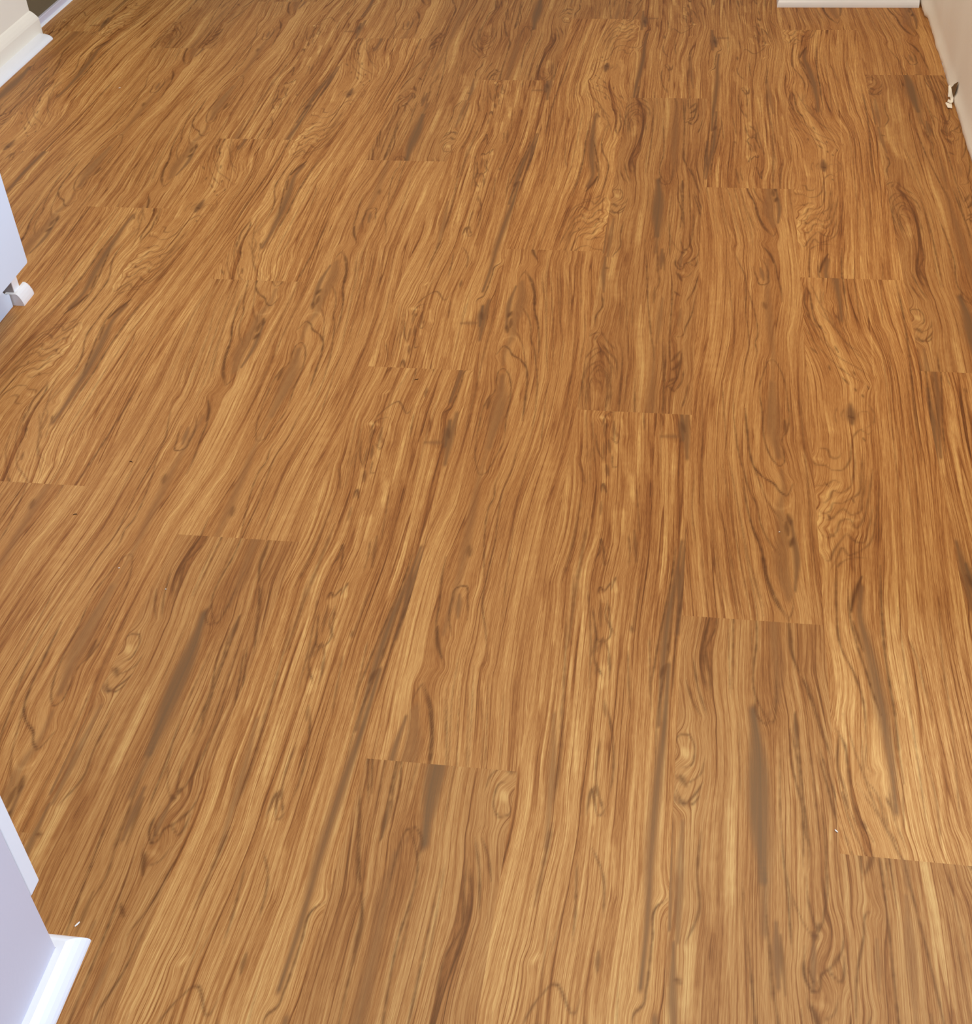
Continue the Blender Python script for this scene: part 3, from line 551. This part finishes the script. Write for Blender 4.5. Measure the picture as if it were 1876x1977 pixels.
# ------------------------------------------------------------------ left wall (cream) with baseboard and shoe, top left
XW, XB, XS, YE = -1.759, -1.745, -1.709, 3.232
w = struct(box('wall_left', (-1.90, 2.35, 0.0), (XW, YE - 0.012, 2.4), M_CREAM), 'cream painted wall end at the far left')
bprof = [(0, 0), (XB - XW, 0), (XB - XW, 0.046), (XB - XW - 0.002, 0.052), (XB - XW - 0.006, 0.060), (XB - XW - 0.011, 0.068), (0, 0.071)]
struct(sweep('baseboard_left', bprof, [(XW, 2.35, 1, 0), (XW, YE - 0.012, 1, 1), (-1.90, YE - 0.012, 0, 1)], M_CREAM), 'cream baseboard along the foot of the cream wall')
qp = quarter(XS - XB, 0.014)
arc = []
for t in np.linspace(0, math.pi / 2, 8):
    arc.append((XB, YE - 0.022 + 0.0001 * t, math.cos(t), 0.52 * math.sin(t)))
struct(sweep('trim_1', qp, [(XB, 2.35, 1, 0)] + arc, M_WHITE), 'white quarter-round moulding at the foot of the cream wall')

# far olive wall seen past the cream wall end
struct(box('wall_far', (-1.95, 3.26, 0.0), (-1.793, 4.4, 2.4), M_OLIVE), 'olive-grey wall beyond the cream wall end')
struct(sweep('baseboard_far', [(0, 0), (0.008, 0), (0.008, 0.018), (0.007, 0.0195), (0, 0.0195)], [(-1.793, 3.26, 1, 0), (-1.793, 4.4, 1, 0)], M_LAV), 'pale grey base strip under the olive-grey wall')
struct(sweep('trim_2', quarter(0.008, 0.004), [(-1.785, 3.26, 1, 0), (-1.785, 4.4, 1, 0)], M_WHITE), 'thin white bead along the pale grey base strip')

# ------------------------------------------------------------------ right wall with flaking lower edge
def right_wall():
    XR, XO = 0.531, 0.62
    bm = bmesh.new()
    ys = np.concatenate([[1.2, 1.6, 2.0, 2.4], np.arange(2.6, 3.6, 0.02), [4.3]])
    rng = np.random.RandomState(4)
    prof = [(0.004, 0.0), (0.0005, 0.003), (-0.0005, 0.010), (0.0008, 0.018), (0.004, 0.026), (0.0055, 0.05), (0.0055, 0.4), (0.0055, 0.92)]
    rings = []
    for y in ys:
        wob = 0.0008 * math.sin(y * 23) + 0.0006 * rng.randn()
        if y > 3.395:
            wob -= 0.006
        rings.append([bm.verts.new((XR + p + (wob if z < 0.04 else 0), y, z)) for p, z in prof] + [bm.verts.new((XO, y, 0.92)), bm.verts.new((XO, y, 0))])
    n = len(rings[0])
    for a, b in zip(rings, rings[1:]):
        for i in range(n):
            f = bm.faces.new((a[i], b[i], b[(i + 1) % n], a[(i + 1) % n]))
            f.smooth = i < 6
    bm.faces.new(rings[0][::-1])
    bm.faces.new(rings[-1])
    bmesh.ops.recalc_face_normals(bm, faces=bm.faces[:])
    me = bpy.data.meshes.new('wall_right')
    bm.to_mesh(me)
    bm.free()
    return struct(link('wall_right', me, M_BEIGE), 'beige painted wall with a rounded lower edge on the right')


wr = right_wall()
def sliver(name, pts, mat, parent, th=0.0012):
    """thin curled piece from 3-D outline points"""
    bm = bmesh.new()
    P = [Vector(p) for p in pts]
    nrm = Vector((0, 0, 0))
    for i in range(1, len(P) - 1):
        nrm += (P[i] - P[0]).cross(P[i + 1] - P[0])
    nrm.normalize()
    a = [bm.verts.new(p) for p in P]
    b = [bm.verts.new(p + nrm * th) for p in P]
    bm.faces.new(a[::-1])
    bm.faces.new(b)
    for i in range(len(P)):
        j = (i + 1) % len(P)
        bm.faces.new((a[i], a[j], b[j], b[i]))
    bmesh.ops.recalc_face_normals(bm, faces=bm.faces[:])
    me = bpy.data.meshes.new(name)
    bm.to_mesh(me)
    bm.free()
    return link(name, me, mat, parent)

# taupe bare patch where the paint came off, and the pieces hanging from it: all part of the wall
sliver('bare_patch', [(0.5345, 2.866, 0.046), (0.5315, 2.889, 0.031), (0.5312, 2.893, 0.026), (0.5295, 2.901, 0.020), (0.5298, 2.884, 0.016), (0.5300, 2.862, 0.014), (0.5302, 2.858, 0.020), (0.5308, 2.859, 0.029), (0.5330, 2.863, 0.039)], M_TAUPE, wr, 0.0012)
sliver('paint_flake', [(0.5345, 2.935, 0.012), (0.5265, 2.925, 0.012), (0.5230, 2.895, 0.012), (0.5190, 2.870, 0.011), (0.5240, 2.867, 0.011), (0.5225, 2.845, 0.006), (0.5275, 2.848, 0.007), (0.5320, 2.872, 0.011), (0.5300, 2.895, 0.013), (0.5320, 2.915, 0.013)], M_BEIGE, wr, 0.0015)
sliver('paint_flake', [(0.5250, 2.845, 0.006), (0.5170, 2.854, 0.008), (0.5205, 2.864, 0.009), (0.5265, 2.855, 0.006)], M_BEIGE, wr)
sliver('paint_flake', [(0.5250, 2.829, 0.003), (0.5160, 2.830, 0.004), (0.5120, 2.845, 0.008), (0.5135, 2.848, 0.008), (0.5260, 2.846, 0.004)], M_BEIGE, wr)
sliver('paint_flake', [(0.5330, 3.436, 0.001), (0.5250, 3.430, 0.003), (0.5270, 3.424, 0.002), (0.5340, 3.420, 0.001)], M_BEIGE, wr)


# ------------------------------------------------------------------ cabinet in the far right corner
def far_cabinet():
    t = thing('base_cabinet', 'white base cabinet whose moulded foot shows at the top right corner, against the beige wall', 'cabinet', (0.35, 3.48, 0))
    x0, x1, yf = 0.176, 0.5235, 3.482
    box('side_panel', (x0, yf, 0), (x0 + 0.019, 4.08, 0.87), M_WHITE, t, 0.001, 2)
    box('side_panel', (x1 - 0.022, yf + 0.004, 0), (x1 - 0.004, 4.08, 0.87), M_WHITE, t, 0.001, 2)
    box('toe_kick', (x0 + 0.019, yf + 0.004, 0), (x1 - 0.022, yf + 0.020, 0.105), M_WHITE, t)
    box('carcass', (x0 + 0.019, yf + 0.02, 0.105), (x1 - 0.022, 4.08, 0.87), M_WHITE, t)
    d = box('door', (x0 + 0.002, yf - 0.018, 0.125), (x1 - 0.006, yf + 0.001, 0.865), M_WHITE, t, 0.003)
    box('handle', (x0 + 0.03, yf - 0.045, 0.70), (x0 + 0.04, yf - 0.018, 0.80), M_METAL, d, 0.002)
    sweep('shoe_moulding', shoe_prof(0.019, 0.019), [(x1 - 0.004, yf, 0, -1), (x0, yf, -0.5, -1), (x0, 4.0, -0.5, 0)], M_WHITE, t)


far_cabinet()


# ------------------------------------------------------------------ peninsula cabinet, bottom left
def near_cabinet():
    t = thing('kitchen_cabinet', 'pale cabinet end with white shoe moulding at the lower left corner of the floor', 'cabinet', (-0.9, 0.35, 0))
    XF, YF = -0.612, 0.647
    box('end_panel', (XF - 0.019, -0.02, 0.0), (XF, YF, 0.87), M_LAV, t, 0.0012, 2)
    box('carcass', (-1.30, -0.02, 0.105), (XF - 0.0195, YF - 0.001, 0.87), M_LAV, t)
    box('toe_kick', (-1.30, YF - 0.016, 0), (XF - 0.0195, YF - 0.001, 0.105), M_WHITE, t)
    d = box('door', (-1.05, YF + 0.001, 0.108), (XF - 0.001, YF + 0.0205, 0.865), M_WHITE, t, 0.002)
    box('handle', (-1.02, YF + 0.021, 0.68), (-1.01, YF + 0.05, 0.78), M_METAL, d, 0.002)
    sweep('shoe_moulding', shoe_prof(0.0235, 0.021), [(XF, -0.02, 1, 0), (XF, YF, 1, 1.0), (-1.30, YF, 0, 1.0)], M_WHITE, t)


near_cabinet()


# ------------------------------------------------------------------ dishwasher and the panel beside it, middle left
def rounded_rect_yz(y0, y1, z0, z1, r=0.004):
    pts = []
    for cy, cz, a in ((y1 - r, z0 + r, -90), (y1 - r, z1 - r, 0), (y0 + r, z1 - r, 90), (y0 + r, z0 + r, 180)):
        for k in range(5):
            t = math.radians(a + k * 22.5)
            pts.append((cy + r * math.cos(t), cz + r * math.sin(t)))
    return pts


def dishwasher():
    t = thing('dishwasher', 'white built-in dishwasher with cool window light tinted into its colour at the middle of the left edge', 'dishwasher', (-1.45, 1.56, 0))
    y0, y1 = 1.262, 1.857
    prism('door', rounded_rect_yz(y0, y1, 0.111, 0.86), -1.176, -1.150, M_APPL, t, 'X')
    box('body', (-1.74, y0 + 0.004, 0.115), (-1.178, y1 + 0.001, 0.86), M_METAL, t)
    # toe panel with the open notch at its upper far corner
    pts = [(y0, 0.0), (1.8905, 0.0), (1.8905, 0.024), (1.888, 0.027), (1.880, 0.029), (1.872, 0.040), (1.868, 0.1105), (y0, 0.1105)]
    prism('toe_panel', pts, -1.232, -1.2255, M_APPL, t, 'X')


dishwasher()


def filler_panel():
    t = thing('filler_panel', 'narrow white upright panel with a stub of shoe moulding beside the dishwasher', 'panel', (-1.5, 1.93, 0))
    box('board', (-1.74, 1.9020, 0.0), (-1.2210, 1.9235, 0.87), M_WHITE, t, 0.0008, 2)
    e = box('raw_end', (-1.300, 1.9003, 0.0235), (-1.2214, 1.9018, 0.87), M_RAW, t)
    e['label'] = 'unpainted grey end face with a nail head'
    bm = bmesh.new()
    bmesh.ops.create_cone(bm, cap_ends=True, segments=16, radius1=0.0012, radius2=0.0009, depth=0.0014, matrix=Matrix.Translation((-1.2335, 1.8998, 0.0415)) @ Matrix.Rotation(math.pi / 2, 4, 'X'))
    me = bpy.data.meshes.new('nail_head')
    bm.to_mesh(me)
    bm.free()
    link('nail_head', me, M_DARK, e)
    # stub of moulding, its far end rounded over, its near end cut square
    prof = shoe_prof(0.0165, 0.0235)
    path = [(-1.2210, 1.8935, 1, 0), (-1.2210, 1.930, 1, 0)]
    for a in np.linspace(0.15, math.pi / 2, 8):
        path.append((-1.2210, 1.9330, math.cos(a), math.sin(a) * 0.9))
    sweep('shoe_moulding', prof, path, M_WHITE, t)
    box('moulding_backing', (-1.2370, 1.8935, 0), (-1.2208, 1.9018, 0.0233), M_WHITE, t, 0.0004, 2)


filler_panel()


# ------------------------------------------------------------------ specks lying on the floor
def speck(name, label, cat, x, y, ln, wd, ang, mat, curve=0.0, h=0.0012, group=None):
    bm = bmesh.new()
    n = 8
    rows = []
    for i in range(n):
        t = i / (n - 1)
        px = (t - 0.5) * ln
        py = curve * math.sin(t * math.pi)
        r = wd / 2 * (0.35 + 0.65 * math.sin(math.pi * min(max(t, 0.06), 0.94)) ** 0.7)
        rows.append([bm.verts.new((px, py + r * math.cos(a), h / 2 + h / 2 * math.sin(a))) for a in np.linspace(0, 2 * math.pi, 7)[:-1]])
    for a, b in zip(rows, rows[1:]):
        for i in range(6):
            bm.faces.new((a[i], b[i], b[(i + 1) % 6], a[(i + 1) % 6]))
    bm.faces.new(rows[0])
    bm.faces.new(rows[-1][::-1])
    bmesh.ops.recalc_face_normals(bm, faces=bm.faces[:])
    me = bpy.data.meshes.new(name)
    bm.to_mesh(me)
    bm.free()
    o = link(name, me, mat)
    o.location = (x, y, 0.0)
    o.rotation_euler = (0, 0, ang)
    o['label'], o['category'] = label, cat
    if group:
        o['group'] = group
    return o


speck('paint_chip', 'white paint chip on the floor beside the lower left cabinet moulding', 'paint chip', -0.6105, 0.6870, 0.0065, 0.0022, 1.1, M_CHIP)
speck('paint_chip', 'small bright chip on the floor above the lowest right plank joint', 'paint chip', 0.1754, 0.8941, 0.0040, 0.0018, 2.3, M_CHIP)
speck('fibre', 'tiny dark fibre on the floor just under the centre left plank joint', 'fibre', -0.4446, 1.7142, 0.0062, 0.0012, 0.5, M_FIBRE)
speck('fibre', 'tiny dark curled fibre on the left of the floor, the farther of two', 'fibre', -0.8396, 1.461, 0.0055, 0.0012, -0.4, M_FIBRE, 0.001)
speck('fibre', 'tiny dark curled fibre on the left of the floor, the nearer of two', 'fibre', -0.8772, 1.3321, 0.0060, 0.0012, 0.4, M_FIBRE, 0.0012)
speck('crumb', 'tiny white crumb on the left of the floor near the left edge', 'crumb', -0.7698, 1.2271, 0.0022, 0.0016, 0.4, M_CHIP)
speck('crumb', 'tiny white crumb on the left of the floor, right of another crumb', 'crumb', -0.6900, 1.1921, 0.0018, 0.0013, 0.4, M_CHIP)
speck('crumb', 'tiny white crumb on a dark grey patch on the right of the floor', 'crumb', 0.1260, 1.3860, 0.0022, 0.0016, 0.9, M_CHIP)
speck('crumb', 'tiny pale crumb on the floor before the cream wall at the top left', 'crumb', -1.4021, 2.8926, 0.0050, 0.0016, 0.7, M_CHIP)
